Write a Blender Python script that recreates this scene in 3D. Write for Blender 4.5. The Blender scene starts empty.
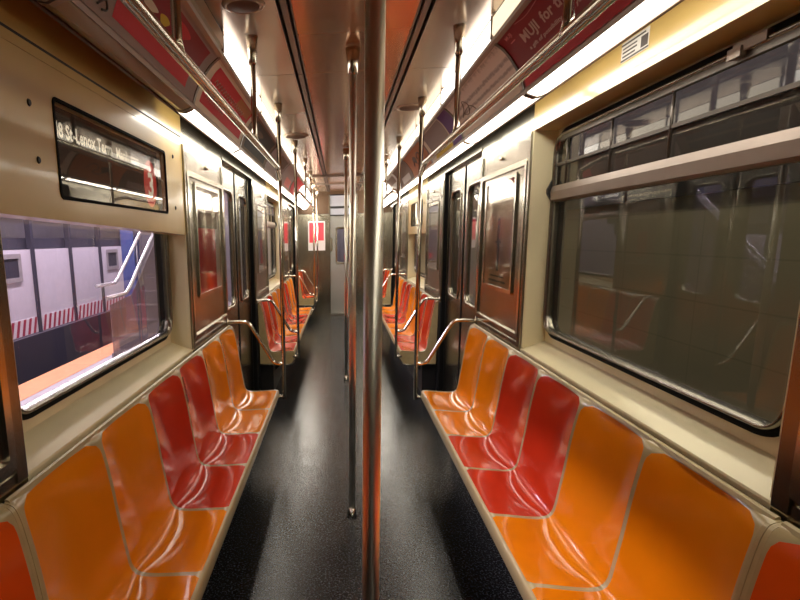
import bpy, math, random
from mathutils import Matrix, Vector
random.seed(7)
C = bpy.context.scene.collection
PI = math.pi

# ------------------------------------------------------------------ materials
def mat(name, col, rough=.5, metal=0., spec=.5, coat=0., emit=None, estr=0., noise=0., nscale=8., bump=0., bscale=60., stretch=None, rvar=0.):
    m = bpy.data.materials.new(name); m.use_nodes = True
    nt = m.node_tree; b = nt.nodes['Principled BSDF']
    b.inputs['Base Color'].default_value = (*col, 1); b.inputs['Roughness'].default_value = rough
    b.inputs['Metallic'].default_value = metal; b.inputs['Specular IOR Level'].default_value = spec
    b.inputs['Coat Weight'].default_value = coat; b.inputs['Coat Roughness'].default_value = .08
    if emit:
        b.inputs['Emission Color'].default_value = (*emit, 1); b.inputs['Emission Strength'].default_value = estr
    if noise or bump or rvar:
        tc = nt.nodes.new('ShaderNodeTexCoord'); mp = nt.nodes.new('ShaderNodeMapping')
        nt.links.new(tc.outputs['Object'], mp.inputs[0])
        if stretch: mp.inputs['Scale'].default_value = stretch
    if noise:
        n = nt.nodes.new('ShaderNodeTexNoise'); n.inputs['Scale'].default_value = nscale; n.inputs['Detail'].default_value = 5
        r = nt.nodes.new('ShaderNodeValToRGB')
        r.color_ramp.elements[0].position = .3; r.color_ramp.elements[1].position = .7
        r.color_ramp.elements[0].color = (*[c*(1-noise) for c in col], 1); r.color_ramp.elements[1].color = (*[min(1, c*(1+noise)) for c in col], 1)
        nt.links.new(mp.outputs[0], n.inputs['Vector']); nt.links.new(n.outputs['Fac'], r.inputs[0]); nt.links.new(r.outputs[0], b.inputs['Base Color'])
    if rvar:
        n = nt.nodes.new('ShaderNodeTexNoise'); n.inputs['Scale'].default_value = nscale*1.3; n.inputs['Detail'].default_value = 6
        r = nt.nodes.new('ShaderNodeMapRange'); r.inputs['To Min'].default_value = max(.02, rough-rvar); r.inputs['To Max'].default_value = rough+rvar
        nt.links.new(mp.outputs[0], n.inputs['Vector']); nt.links.new(n.outputs['Fac'], r.inputs['Value']); nt.links.new(r.outputs[0], b.inputs['Roughness'])
    if bump:
        n = nt.nodes.new('ShaderNodeTexNoise'); n.inputs['Scale'].default_value = bscale; n.inputs['Detail'].default_value = 3
        bp = nt.nodes.new('ShaderNodeBump'); bp.inputs['Strength'].default_value = bump; bp.inputs['Distance'].default_value = .002
        nt.links.new(mp.outputs[0], n.inputs['Vector']); nt.links.new(n.outputs['Fac'], bp.inputs['Height']); nt.links.new(bp.outputs[0], b.inputs['Normal'])
    return m

def glass_mat(name, tint=(1, 1, 1), rough=.01, refl=.06, haze=0., hcol=(.6, .58, .6)):
    m = bpy.data.materials.new(name); m.use_nodes = True; nt = m.node_tree
    for n in list(nt.nodes): nt.nodes.remove(n)
    out = nt.nodes.new('ShaderNodeOutputMaterial'); tr = nt.nodes.new('ShaderNodeBsdfTransparent'); tr.inputs[0].default_value = (*tint, 1)
    gl = nt.nodes.new('ShaderNodeBsdfGlossy'); gl.inputs['Roughness'].default_value = rough
    lw = nt.nodes.new('ShaderNodeLayerWeight'); lw.inputs['Blend'].default_value = .5
    pw = nt.nodes.new('ShaderNodeMath'); pw.operation = 'POWER'; pw.inputs[1].default_value = 5
    fr = nt.nodes.new('ShaderNodeMath'); fr.operation = 'MULTIPLY_ADD'; fr.inputs[1].default_value = .9; fr.inputs[2].default_value = refl
    nt.links.new(lw.outputs['Facing'], pw.inputs[0]); nt.links.new(pw.outputs[0], fr.inputs[0])
    mx = nt.nodes.new('ShaderNodeMixShader')
    nt.links.new(fr.outputs[0], mx.inputs[0]); nt.links.new(tr.outputs[0], mx.inputs[1]); nt.links.new(gl.outputs[0], mx.inputs[2])
    last = mx
    if haze:
        df = nt.nodes.new('ShaderNodeBsdfDiffuse'); df.inputs[0].default_value = (*hcol, 1)
        m2 = nt.nodes.new('ShaderNodeMixShader'); m2.inputs[0].default_value = haze
        nt.links.new(mx.outputs[0], m2.inputs[1]); nt.links.new(df.outputs[0], m2.inputs[2]); last = m2
    nt.links.new(last.outputs[0], out.inputs[0])
    return m

BEIGE = (.62, .43, .14)
M = {}
M['beige'] = mat('beige_enamel', BEIGE, .32, coat=.4, noise=.05, nscale=4, rvar=.06)
M['sill'] = mat('cream_enamel', (.80, .71, .46), .34, coat=.3, noise=.04, nscale=5)
M['shell'] = mat('beige_fibreglass', (.46, .36, .18), .25, coat=.2, noise=.06, nscale=20)
M['orange'] = mat('orange_plastic', (.80, .225, .003), .13, spec=.4, noise=.05, nscale=6, rvar=.05)
M['red'] = mat('red_plastic', (.56, .034, .010), .13, spec=.35, noise=.06, nscale=6, rvar=.05)
M['vermilion'] = mat('vermilion_plastic', (.76, .085, .006), .13, spec=.4, noise=.05, nscale=6)
M['steel'] = mat('brushed_steel', (.36, .335, .27), .22, metal=1, noise=.10, nscale=3, bump=.06, bscale=30, stretch=(6, 6, .6), rvar=.03)
M['steel_etched'] = mat('scratched_steel', (.50, .48, .43), .34, metal=1, noise=.2, nscale=14, bump=.25, bscale=60, stretch=(4, 4, .5))
M['chrome'] = mat('polished_steel', (.66, .62, .53), .17, metal=1)
M['pole'] = mat('brightened_pole_steel', (.90, .87, .76), .36, metal=1)  # steel made paler and rougher than the rails to brighten the aisle poles
M['signglass'] = glass_mat('sign_glass', (.95, .93, .9), rough=.02, refl=.045)
M['pinksteel'] = mat('satin_aluminium', (.32, .255, .215), .38, metal=.7, noise=.06)
M['doorsteel'] = mat('door_steel', (.38, .36, .30), .24, metal=1, noise=.1, nscale=4, bump=.05, bscale=30, stretch=(6, 6, .6))
M['rubber'] = mat('black_rubber', (.008, .008, .008), .8, spec=.08)
M['darkalu'] = mat('dark_sash_metal', (.13, .11, .095), .35, metal=.8)
M['black'] = mat('black_paint', (.007, .007, .008), .55)
M['dark'] = mat('dark_recess', (.012, .010, .008), .6)
M['ceil_mid'] = mat('brown_satin_ceiling', (.62, .33, .17), .17, metal=.6, coat=0, rvar=.04, nscale=3)
M['ceil_side'] = mat('taupe_satin_ceiling', (.56, .43, .33), .20, metal=.5, coat=0, rvar=.04, nscale=3)
M['frame_tan'] = mat('ad_frame_taupe', (.30, .21, .17), .30, metal=.4)
M['tube'] = mat('fluorescent_diffuser', (.9, .9, .85), .4, emit=(1, .93, .80), estr=12.)
M['wall_glow'] = mat('wall_glow_emitter', (.9, .9, .85), .4, emit=(1, .93, .80), estr=8.)  # emitter for the strips added to light the wall beside the lamps
M['tube_up'] = mat('upper_fluorescent_diffuser', (.9, .9, .85), .4, emit=(1, .90, .70), estr=2.0)
M['tube_up_bright'] = mat('upper_fluorescent_diffuser_bright', (.9, .9, .85), .4, emit=(1, .95, .85), estr=3.2)
M['tube_dim'] = mat('dim_fluorescent_diffuser', (.9, .85, .7), .4, emit=(1, .86, .60), estr=1.0)
M['tube_dead'] = mat('unlit_diffuser', (.30, .20, .11), .28, coat=.4)
M['rim'] = mat('dull_steel_rim', (.30, .28, .24), .26, metal=1)
M['lightsteel'] = mat('pale_painted_steel', (.30, .30, .28), .4, metal=.3)
M['ceil_dark'] = mat('dark_brown_panel', (.10, .055, .028), .35, metal=.3)
M['glass'] = glass_mat('window_glass', (.93, .92, .90))
M['darkglass'] = glass_mat('veiled_window_glass', (.80, .79, .74), haze=.035, hcol=(.5, .5, .42))  # olive veil mixed in to brighten and soften the tunnel view
M['framegl'] = glass_mat('poster_cover', (.95, .93, .9), rough=.05)
M['white'] = mat('white_print', (.75, .73, .70), .6, spec=.25)
M['cream'] = mat('cream_print', (.82, .68, .56), .6, spec=.25)
M['pinkgrey'] = mat('pinkish_grey_print', (.36, .26, .245), .6, spec=.25)
M['adred'] = mat('red_print', (.66, .028, .045), .6, spec=.25)
M['addred'] = mat('dark_red_print', (.30, .010, .020), .55, spec=.25)
M['adpink'] = mat('pink_print', (.75, .22, .22), .6, spec=.25)
M['adyellow'] = mat('yellow_print', (.75, .50, .03), .6, spec=.25)
M['adpurple'] = mat('purple_print', (.13, .03, .20), .6, spec=.25)
M['adorange'] = mat('orange_print', (.50, .16, .05), .6, spec=.25)
M['adbrown'] = mat('brown_print', (.16, .09, .06), .6, spec=.25)
M['adblack'] = mat('charcoal_print', (.035, .03, .028), .6, spec=.25)
M['adtext'] = mat('pale_pink_lettering', (.70, .42, .36), .6, spec=.25)
M['ink'] = mat('dark_ink', (.06, .045, .04), .5)
M['tan'] = mat('tan_poster', (.40, .22, .11), .35, noise=.3, nscale=6)
M['signred'] = mat('glowing_sign_red', (.30, .02, .02), .4, emit=(.5, .03, .02), estr=.5)  # glow added to lift the red bullet behind the glass
M['signtxt'] = mat('glowing_sign_lettering', (.45, .42, .36), .5, emit=(.8, .75, .6), estr=.6)  # glow added so the lettering reads through the glass reflections
M['lav'] = mat('lavender_panel', (.62, .56, .64), .5, noise=.04)
M['hazwhite'] = mat('hazard_white', (.7, .62, .66), .5)
M['hazred'] = mat('hazard_red', (.35, .03, .07), .5)
M['postdark'] = mat('dark_purple_steel', (.05, .045, .065), .4)
M['platform'] = mat('platform_concrete', (.32, .28, .30), .6, noise=.12, nscale=10)
M['salmon'] = mat('salmon_edge_strip', (.60, .22, .09), .6, noise=.08, nscale=10)
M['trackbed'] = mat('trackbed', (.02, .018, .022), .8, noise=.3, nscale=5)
M['blue'] = mat('blue_column_paint', (.05, .07, .22), .4)
M['stair'] = mat('stair_grey', (.16, .14, .16), .45, noise=.2, nscale=6)
M['railglass'] = glass_mat('stair_side_glass', (.75, .70, .72), haze=.35, hcol=(.45, .38, .40))
M['poster_white'] = mat('end_poster_white', (.75, .70, .70), .5)
M['skin_blue'] = mat('door_blue_grey', (.42, .43, .50), .35, metal=.3)

def floor_mat():
    m = bpy.data.materials.new('speckled_black_floor'); m.use_nodes = True; nt = m.node_tree; b = nt.nodes['Principled BSDF']
    tc = nt.nodes.new('ShaderNodeTexCoord'); v = nt.nodes.new('ShaderNodeTexNoise'); v.inputs['Scale'].default_value = 110; v.inputs['Detail'].default_value = 2
    r = nt.nodes.new('ShaderNodeValToRGB'); r.color_ramp.elements[0].position = .52; r.color_ramp.elements[1].position = .70
    r.color_ramp.elements[0].color = (.008, .009, .010, 1); r.color_ramp.elements[1].color = (.085, .092, .105, 1)
    b.inputs['Specular IOR Level'].default_value = .38
    n2 = nt.nodes.new('ShaderNodeTexNoise'); n2.inputs['Scale'].default_value = 3.5; n2.inputs['Detail'].default_value = 6
    mr = nt.nodes.new('ShaderNodeMapRange'); mr.inputs['To Min'].default_value = .19; mr.inputs['To Max'].default_value = .30
    nt.links.new(tc.outputs['Object'], v.inputs['Vector']); nt.links.new(tc.outputs['Object'], n2.inputs['Vector'])
    nt.links.new(v.outputs['Fac'], r.inputs[0]); nt.links.new(r.outputs[0], b.inputs['Base Color'])
    nt.links.new(n2.outputs['Fac'], mr.inputs['Value']); nt.links.new(mr.outputs[0], b.inputs['Roughness'])
    bp = nt.nodes.new('ShaderNodeBump'); bp.inputs['Strength'].default_value = .25; bp.inputs['Distance'].default_value = .002
    nt.links.new(v.outputs['Fac'], bp.inputs['Height']); nt.links.new(bp.outputs[0], b.inputs['Normal'])
    return m
M['floor'] = floor_mat()

def tilewall_mat():
    m = bpy.data.materials.new('olive_tunnel_panels'); m.use_nodes = True; nt = m.node_tree; b = nt.nodes['Principled BSDF']
    tc = nt.nodes.new('ShaderNodeTexCoord'); mp = nt.nodes.new('ShaderNodeMapping'); mp.inputs['Rotation'].default_value = (0, 0, 0)
    sx = nt.nodes.new('ShaderNodeSeparateXYZ'); cb = nt.nodes.new('ShaderNodeCombineXYZ')
    nt.links.new(tc.outputs['Object'], sx.inputs[0]); nt.links.new(sx.outputs['Y'], cb.inputs['X']); nt.links.new(sx.outputs['Z'], cb.inputs['Y'])
    br = nt.nodes.new('ShaderNodeTexBrick'); br.offset = 0; br.inputs['Scale'].default_value = 1
    br.inputs['Brick Width'].default_value = 1.1; br.inputs['Row Height'].default_value = .33; br.inputs['Mortar Size'].default_value = .006
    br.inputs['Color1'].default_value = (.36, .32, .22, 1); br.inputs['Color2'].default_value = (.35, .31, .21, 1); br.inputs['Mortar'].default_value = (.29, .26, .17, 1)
    nt.links.new(cb.outputs[0], br.inputs['Vector']); nt.links.new(br.outputs['Color'], b.inputs['Base Color']); b.inputs['Roughness'].default_value = .5
    return m
M['tunnel'] = tilewall_mat()

def lines_mat():
    m = bpy.data.materials.new('fine_print_card'); m.use_nodes = True; nt = m.node_tree; b = nt.nodes['Principled BSDF']
    tc = nt.nodes.new('ShaderNodeTexCoord'); mp = nt.nodes.new('ShaderNodeMapping'); mp.inputs['Rotation'].default_value = (0, 1.0, 0)
    w = nt.nodes.new('ShaderNodeTexWave'); w.bands_direction = 'X'; w.inputs['Scale'].default_value = 22; w.inputs['Distortion'].default_value = .4
    n = nt.nodes.new('ShaderNodeTexNoise'); n.inputs['Scale'].default_value = 60
    mu = nt.nodes.new('ShaderNodeMath'); mu.operation = 'MULTIPLY'
    r = nt.nodes.new('ShaderNodeValToRGB'); r.color_ramp.elements[0].position = .2; r.color_ramp.elements[1].position = .5
    r.color_ramp.elements[0].color = (.80, .64, .56, 1); r.color_ramp.elements[1].color = (.42, .30, .26, 1)
    nt.links.new(tc.outputs['Object'], mp.inputs[0]); nt.links.new(mp.outputs[0], w.inputs[0]); nt.links.new(tc.outputs['Object'], n.inputs['Vector'])
    nt.links.new(w.outputs['Fac'], mu.inputs[0]); nt.links.new(n.outputs['Fac'], mu.inputs[1]); nt.links.new(mu.outputs[0], r.inputs[0])
    nt.links.new(r.outputs[0], b.inputs['Base Color']); b.inputs['Roughness'].default_value = .6
    return m
M['lines'] = lines_mat()

# ------------------------------------------------------------------ mesh builder
class MB:
    def __init__(s): s.v = []; s.f = []; s.m = []; s.sm = []
    def add(s, vs, fs, mi=0, smooth=False):
        o = len(s.v); s.v += [tuple(p) for p in vs]
        for f in fs: s.f.append(tuple(i+o for i in f)); s.m.append(mi); s.sm.append(smooth)
        return s
    def box(s, x0, x1, y0, y1, z0, z1, mi=0):
        x0, x1 = sorted((x0, x1)); y0, y1 = sorted((y0, y1)); z0, z1 = sorted((z0, z1))
        vs = [(x, y, z) for z in (z0, z1) for y in (y0, y1) for x in (x0, x1)]
        return s.add(vs, [(0, 2, 3, 1), (4, 5, 7, 6), (0, 1, 5, 4), (2, 6, 7, 3), (0, 4, 6, 2), (1, 3, 7, 5)], mi)
    def prism(s, prof, y0, y1, mi=0, smooth=False):      # closed profile [(x,z)] extruded in y
        n = len(prof); vs = [(x, y0, z) for x, z in prof]+[(x, y1, z) for x, z in prof]
        s.add(vs, [(i, (i+1) % n, n+(i+1) % n, n+i) for i in range(n)], mi, smooth)
        return s.add(vs, [tuple(range(n))[::-1], tuple(range(n, 2*n))], mi)
    def tube(s, path, r, mi=0, n=14, cap=True):
        P = [Vector(p) for p in path]; rings = []; R = r if isinstance(r, (list, tuple)) else [r]*len(P)
        t0 = (P[1]-P[0]).normalized(); a = t0.orthogonal().normalized()
        for i, p in enumerate(P):
            t = ((P[min(i+1, len(P)-1)]-P[i]).normalized()+(P[i]-P[max(i-1, 0)]).normalized()).normalized() if 0 < i < len(P)-1 else ((P[1]-P[0]) if i == 0 else (P[-1]-P[-2])).normalized()
            a = (a-t*a.dot(t)).normalized(); b = t.cross(a)
            rings.append([p+(a*math.cos(2*PI*k/n)+b*math.sin(2*PI*k/n))*R[i] for k in range(n)])
        vs = [q for r_ in rings for q in r_]; fs = []
        for i in range(len(P)-1):
            for k in range(n): fs.append((i*n+k, i*n+(k+1) % n, (i+1)*n+(k+1) % n, (i+1)*n+k))
        s.add(vs, fs, mi, True)
        if cap: s.add(rings[0], [tuple(range(n))[::-1]], mi); s.add(rings[-1], [tuple(range(n))], mi)
        return s
    def loft(s, loops, mi=0, smooth=False, closed=True):
        n = len(loops[0]); vs = [p for l in loops for p in l]; fs = []
        for i in range(len(loops)-1):
            for k in range(n if closed else n-1): fs.append((i*n+k, i*n+(k+1) % n, (i+1)*n+(k+1) % n, (i+1)*n+k))
        return s.add(vs, fs, mi, smooth)
    def build(s, name, mats, parent=None, **kw):
        me = bpy.data.meshes.new(name); me.from_pydata(s.v, [], s.f)
        if not isinstance(mats, (list, tuple)): mats = [mats]
        for m in mats: me.materials.append(M[m] if isinstance(m, str) else m)
        me.polygons.foreach_set('material_index', s.m); me.polygons.foreach_set('use_smooth', s.sm)
        me.update()
        import bmesh
        bm = bmesh.new(); bm.from_mesh(me); bmesh.ops.remove_doubles(bm, verts=bm.verts, dist=1e-5)
        bmesh.ops.recalc_face_normals(bm, faces=bm.faces); bm.to_mesh(me); bm.free()
        o = bpy.data.objects.new(name, me); C.objects.link(o)
        if parent is not None:
            o.parent = parent; o.matrix_parent_inverse = Matrix.Translation(-Vector(parent.location))
        for k, v in kw.items(): o[k] = v
        return o

def thing(name, label, cat, loc, group=None):
    o = bpy.data.objects.new(name, None); C.objects.link(o); o.location = loc; o.empty_display_size = .1
    o['label'] = label; o['category'] = cat
    if group: o['group'] = group
    return o
def tag(o, label, cat, group=None):
    o['label'] = label; o['category'] = cat
    if group: o['group'] = group
    return o
def struct(o, label=None, cat='structure'):
    o['kind'] = 'structure'
    if label: o['label'] = label; o['category'] = cat
    return o
def struct_empty(name, loc, label=None, cat=None):
    o = bpy.data.objects.new(name, None); C.objects.link(o); o.location = loc; o['kind'] = 'structure'; o.empty_display_size = .1
    if label: o['label'] = label; o['category'] = cat
    return o

def rr(y0, y1, z0, z1, r, x, n=8):                        # rounded rectangle loop in the yz plane
    pts = []
    for (cy, cz, a0) in ((y1-r, z1-r, 0), (y0+r, z1-r, 90), (y0+r, z0+r, 180), (y1-r, z0+r, 270)):
        for i in range(n+1):
            a = math.radians(a0+90*i/n); pts.append((x, cy+r*math.cos(a), cz+r*math.sin(a)))
    return pts
def proj_rect(loop, y0, y1, z0, z1, n=8):                 # matching loop on a sharp rectangle
    c = [(y1, z1), (y0, z1), (y0, z0), (y1, z0)]; out = []
    for k, p in enumerate(loop):
        q = k//(n+1); i = k % (n+1); cy, cz = c[q]
        h = (n)/2
        # first half of each corner slides along one side, second half along the other
        if i == n//2: y, z = cy, cz
        elif q == 0: y, z = (cy, p[2]) if i < h else (p[1], cz)
        elif q == 1: y, z = (p[1], cz) if i < h else (cy, p[2])
        elif q == 2: y, z = (cy, p[2]) if i < h else (p[1], cz)
        else: y, z = (p[1], cz) if i < h else (cy, p[2])
        out.append((p[0], y, z))
    return out

# ------------------------------------------------------------------ key dimensions (car centre line is x = 0)
WX = .8625            # wall plane
GX = .975             # window plane
Y_BACK, Y_END = -6.2, 11.2
BAYS = [(.29, 3.95), (5.30, 8.95), (10.30, Y_END)]
DOORS = [(-1.06, .29), (3.95, 5.30), (8.95, 10.30)]
DX = .905             # door leaf plane
UNIT0, UNIT = -5.69, 1.18
SIDE = {-1: 'left', 1: 'right'}

# ------------------------------------------------------------------ floor and shell
b = MB().box(-1.02, 1.02, Y_BACK, Y_END+.1, -.06, 0)
struct(b.build('floor', 'floor'), 'black speckled rubber floor of the subway car', 'floor')

b = MB()
jy = [Y_BACK, -3.9, -1.5, .9, 3.29, 5.68, 8.07, Y_END]
for i in range(len(jy)-1):
    y0, y1 = jy[i]+.003, jy[i+1]-.003
    b.box(-.245, .245, y0, y1, 2.38, 2.40, 0)
    for s in (-1, 1):
        b.box(s*.302, s*.562, y0, y1, 2.378, 2.40, 1)
        b.box(s*.262, s*.286, y0, y1, 2.376, 2.39, 2)
b.box(-.62, .62, Y_BACK, Y_END, 2.42, 2.46, 3)
for s in (-1, 1):
    for x in (.245, .30): b.box(s*x, s*(x+.004), Y_BACK, Y_END, 2.372, 2.42, 2)
    b.box(s*.57, s*1.03, Y_BACK, Y_END, 2.40, 2.46, 3)
struct(b.build('ceiling', ['ceil_mid', 'ceil_side', 'pinksteel', 'dark']), 'glossy brown ceiling panels with long dark grooves', 'ceiling')
for k, y in enumerate((8.35, 9.55)):
    b = MB().box(-.56, .56, y, y+.05, 2.355, 2.377)
    struct(b.build('trim_%d' % (k+1), 'pinksteel'))

WIN = []
for s in (-1, 1):
    b = MB()
    for bi, (y0, y1) in enumerate(BAYS):
        p0, p1 = y0+(1.0 if s < 0 or bi else .925), y1-1.0
        pockets = [(y0, p0), (p1, y1)] if bi < 2 else [(y0, y1)]
        for (a, c) in pockets:
            b.box(s*WX, s*1.02, a, c, .90, 2.40, 1)
            b.box(s*(WX-.004), s*WX, a, c, .90, .945, 1)
            # bright vertical mouldings on both edges
            for (m0, m1) in ((a+.004, a+.05), (c-.05, c-.004)):
                b.box(s*(WX-.008), s*WX, m0, m1, .92, 1.985, 1)
            b.box(s*.855, s*1.02, a, c, 0, .90, 2)
        if bi < 2:
            b.box(s*.855, s*1.02, p0, p1, 0, .90, 2)
            # beige returns of the recess
            b.box(s*(WX+.001), s*.99, p0, p0+.012, .93, 1.985, 4); b.box(s*(WX+.001), s*.99, p1-.012, p1, .93, 1.985, 4)
            # sloping sill
            b.prism([(s*WX, .90), (s*(WX-.002), .918), (s*WX, .924), (s*.985, .968), (s*1.02, .968), (s*1.02, .90)], p0, p1, 4)
            # soffit and plate round the window
            b.box(s*WX, s*1.02, p0, p1, 1.985, 2.40, 0)
            hy0, hy1, hz0, hz1 = p0+.115, p1-.035, 1.020, 1.955
            inner = rr(hy0, hy1, hz0, hz1, .09, s*GX); outer = proj_rect(inner, p0, p1, .96, 1.985)
            b.loft([outer, inner], 4); b.loft([inner, [(s*1.02, p[1], p[2]) for p in inner]], 3)
            WIN.append((s, bi, hy0, hy1, hz0, hz1))
            b.box(s*1.02, s*1.03, p0, hy0-.01, .9, 2.03, 2); b.box(s*1.02, s*1.03, hy1+.01, p1, .9, 2.03, 2)
    for (d0, d1) in DOORS:                                # header, jambs and sill of every door opening
        b.box(s*WX, s*1.02, d0, d1, 2.040, 2.40, 1)
        b.box(s*(WX-.006), s*WX, d0, d1, 2.040, 2.062, 1)
        b.box(s*(WX+.006), s*.90, d0, d0+.012, 0, 2.035, 3); b.box(s*(WX+.004), s*.90, d1-.012, d1, 0, 2.035, 3)
        b.box(s*(WX+.012), s*.93, d0, d1, 0, .012, 1)
    b.box(s*WX, s*1.02, Y_BACK, DOORS[0][0], 0, 2.40, 1)
    b.box(s*1.02, s*1.04, Y_BACK, Y_END, 2.03, 2.46, 2)
    struct(b.build('wall_'+SIDE[s], ['beige', 'steel', 'black', 'rubber', 'sill']), 'beige and brushed steel side wall on the %s' % SIDE[s], 'wall')
    # channel that carries the lower lamps
    b = MB()
    b.prism([(s*.705, 2.072), (s*.768, 2.072), (s*.770, 2.056), (s*.776, 2.052), (s*.784, 2.075), (s*.800, 2.16), (s*.800, 2.40), (s*.790, 2.40), (s*.770, 2.13), (s*.712, 2.10)], Y_BACK, Y_END)
    struct(b.build('trim_%d' % (3 if s < 0 else 4), 'ceil_dark'), 'dark lamp channel along the top of the %s wall' % SIDE[s], 'channel')
    # ledge holding ad cards
    b = MB()
    b.prism([(s*.703, 2.068), (s*.692, 2.062), (s*.690, 2.078), (s*.703, 2.10)], Y_BACK, Y_END, 0)
    b.prism([(s*.574, 2.262), (s*.560, 2.272), (s*.556, 2.284), (s*.574, 2.284)], Y_BACK, Y_END, 0)
    struct(b.build('trim_%d' % (5 if s < 0 else 6), 'frame_tan'))

# ------------------------------------------------------------------ pocket details: steel poster frames
def poster(s, y0, y1, label, art, cat='poster', bolt=True):
    X = WX; t = thing('framed_poster', label, cat, (s*X, (y0+y1)/2, 1.19))
    o0, o1, z0, z1 = y0, y1, 1.0, 1.865
    def ring(oy0, oy1, oz0, oz1, w, d, m, name, r=.012, base=0.):
        L = [rr(oy0, oy1, oz0, oz1, r, s*(X-base)), rr(oy0, oy1, oz0, oz1, r, s*(X-base-d)),
             rr(oy0+w, oy1-w, oz0+w, oz1-w, r*.6, s*(X-base-d)), rr(oy0+w, oy1-w, oz0+w, oz1-w, r*.6, s*(X-base))]
        return MB().loft(L, 0).build(name, m, t)
    ring(o0, o1, z0-.04, z1, .028, .012, 'chrome', 'outer_frame')
    iy0, iy1, iz0, iz1 = y0+.16, y1-.13, 1.18, 1.82
    ring(iy0, iy1, iz0, iz1, .022, .010, 'chrome', 'inner_frame')
    pp = MB().box(s*(X-.003), s*(X-.0005), iy0+.02, iy1-.02, iz0+.02, iz1-.02).build('poster_print', art[0], t)
    for i, (nm, u0, u1, v0, v1, m) in enumerate(art[1]):
        ya, yb = (iy0+.022, iy1-.022); w = yb-ya; h = iz1-iz0-.044
        MB().box(s*(X-.0042-i*.0003), s*(X-.0030), ya+w*u0, ya+w*u1, iz0+.022+h*v0, iz0+.022+h*v1).build(nm, m, pp)
    MB().box(s*(X-.0075), s*(X-.0065), iy0+.02, iy1-.02, iz0+.02, iz1-.02).build('cover_pane', 'framegl', t)
    if bolt:
        MB().tube([(s*X, y0+.48, 1.925), (s*(X-.018), y0+.48, 1.925)], [.012, .009], n=12).build('bolt', 'chrome', t)
    return t
RED_ART = ('white', [('red_field', 0, .8, .0, .62, 'adred'), ('orange_field', 0, .95, .78, 1, 'tan'), ('brown_field', .05, .9, .62, .78, 'adbrown')])
TAN_ART = ('tan', [('top_band', .0, .97, .86, 1, 'adbrown'), ('figure', .46, .54, .15, .66, 'ink'), ('caption', .2, .8, .04, .06, 'ink'), ('caption', .25, .75, .09, .105, 'ink'), ('arm', .40, .60, .42, .44, 'ink')])
poster(-1, 2.99, 3.90, 'red and orange poster in a steel frame on the near left door pocket', RED_ART)
poster(1, 2.99, 3.90, 'tan poster with a thin dark figure in a steel frame, near right door pocket', TAN_ART)
poster(-1, 5.36, 6.25, 'pink and white poster in a steel frame beyond the first left doors', ('pinkgrey', [('red_field', .3, .6, .1, .5, 'adred'), ('white_field', .0, .9, .7, .95, 'white')]))
poster(1, 5.36, 6.25, 'pale brown poster in a steel frame beyond the first right doors', ('pinkgrey', [('white_field', .1, .8, .6, .9, 'cream')]))
poster(-1, 8.0, 8.9, 'orange poster in a steel frame on the far left door pocket', ('adorange', [('cream_field', .1, .9, .1, .3, 'cream')]), bolt=False)
poster(1, 8.0, 8.9, 'grey poster in a steel frame on the far right door pocket', ('white', [('grey_field', .1, .9, .1, .6, 'pinkgrey')]), bolt=False)
poster(-1, .33, 1.24, 'poster in a steel frame on the nearest left pocket beside the camera', RED_ART)
poster(1, .33, 1.165, 'poster in a steel frame on the nearest right pocket beside the camera', TAN_ART)

# ------------------------------------------------------------------ windows
for k, (s, bi, y0, y1, z0, z1) in enumerate(WIN):
    w = struct_empty('window_%d' % (k+1), (s*GX, (y0+y1)/2, z0), 'car window with metal rim, %s side, %s' % (SIDE[s], ('nearest', 'second')[bi]), 'window')
    def loopd(d, x, r=.09): return rr(y0+d, y1-d, z0+d, z1-d, max(.02, r-d), s*x)
    MB().loft([loopd(-.022, GX+.002, .11), loopd(-.019, GX-.012, .11), loopd(0, GX-.016), loopd(.004, GX+.003)], 0, True).build('rubber_gasket', 'rubber', w)
    MB().loft([loopd(0, GX-.004), loopd(.002, GX-.022), loopd(.007, GX-.028), loopd(.014, GX-.024), loopd(.018, GX-.006), loopd(.018, GX+.01)], 0, True).build('window_rim', 'rim', w)
    zb0, zb1 = 1.650, 1.722
    gl = 'glass' if s < 0 else 'darkglass'
    loop = loopd(.018, GX+.006)
    low = [(p[0], p[1], min(p[2], zb0+.02)) for p in loop]
    MB().add(low, [tuple(range(len(low)))]).build('lower_pane', gl, w)
    MB().box(s*(GX-.008), s*(GX-.006), y0+.03, y1-.03, zb1, z1-.03).build('upper_pane', 'signglass', w)
    MB().prism([(s*(GX-.030), zb0+.008), (s*(GX-.034), zb0+.045), (s*(GX-.024), zb1), (s*(GX+.012), zb1), (s*(GX+.012), zb0), (s*(GX-.012), zb0)], y0+.012, y1-.012).build('transom_bar', 'pinksteel', w)
    m = MB().box(s*(GX-.016), s*(GX-.004), y0+.02, y1-.02, 1.812, 1.824)
    m.box(s*(GX-.018), s*(GX-.002), y0+.02, y1-.02, 1.922, 1.942)
    m.build('sash_rail', 'darkalu', w)
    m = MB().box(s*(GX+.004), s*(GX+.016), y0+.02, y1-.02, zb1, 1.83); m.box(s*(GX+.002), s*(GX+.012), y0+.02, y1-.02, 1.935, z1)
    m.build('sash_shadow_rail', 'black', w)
    for yy in (y0+.62*1.0, y0+1.02, y1-.14):
        MB().tube([(s*(GX-.014), yy, zb1), (s*(GX-.014), yy, 1.925)], .005, n=8).build('sash_bar', 'darkalu', w)
    MB().prism([(s*(GX-.046), 1.71), (s*(GX-.046), 1.69), (s*(GX-.016), 1.64), (s*(GX-.016), 1.77)], y1-.012, y1+.006).build('side_latch', 'black', w)
    m = MB().box(s*(GX-.03), s*(GX-.008), y0+.22, y0+.34, 1.942, 1.966); m.box(s*(GX-.036), s*(GX-.02), y0+.30, y0+.35, 1.93, 1.955)
    m.build('latch', 'pinksteel', w)

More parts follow.
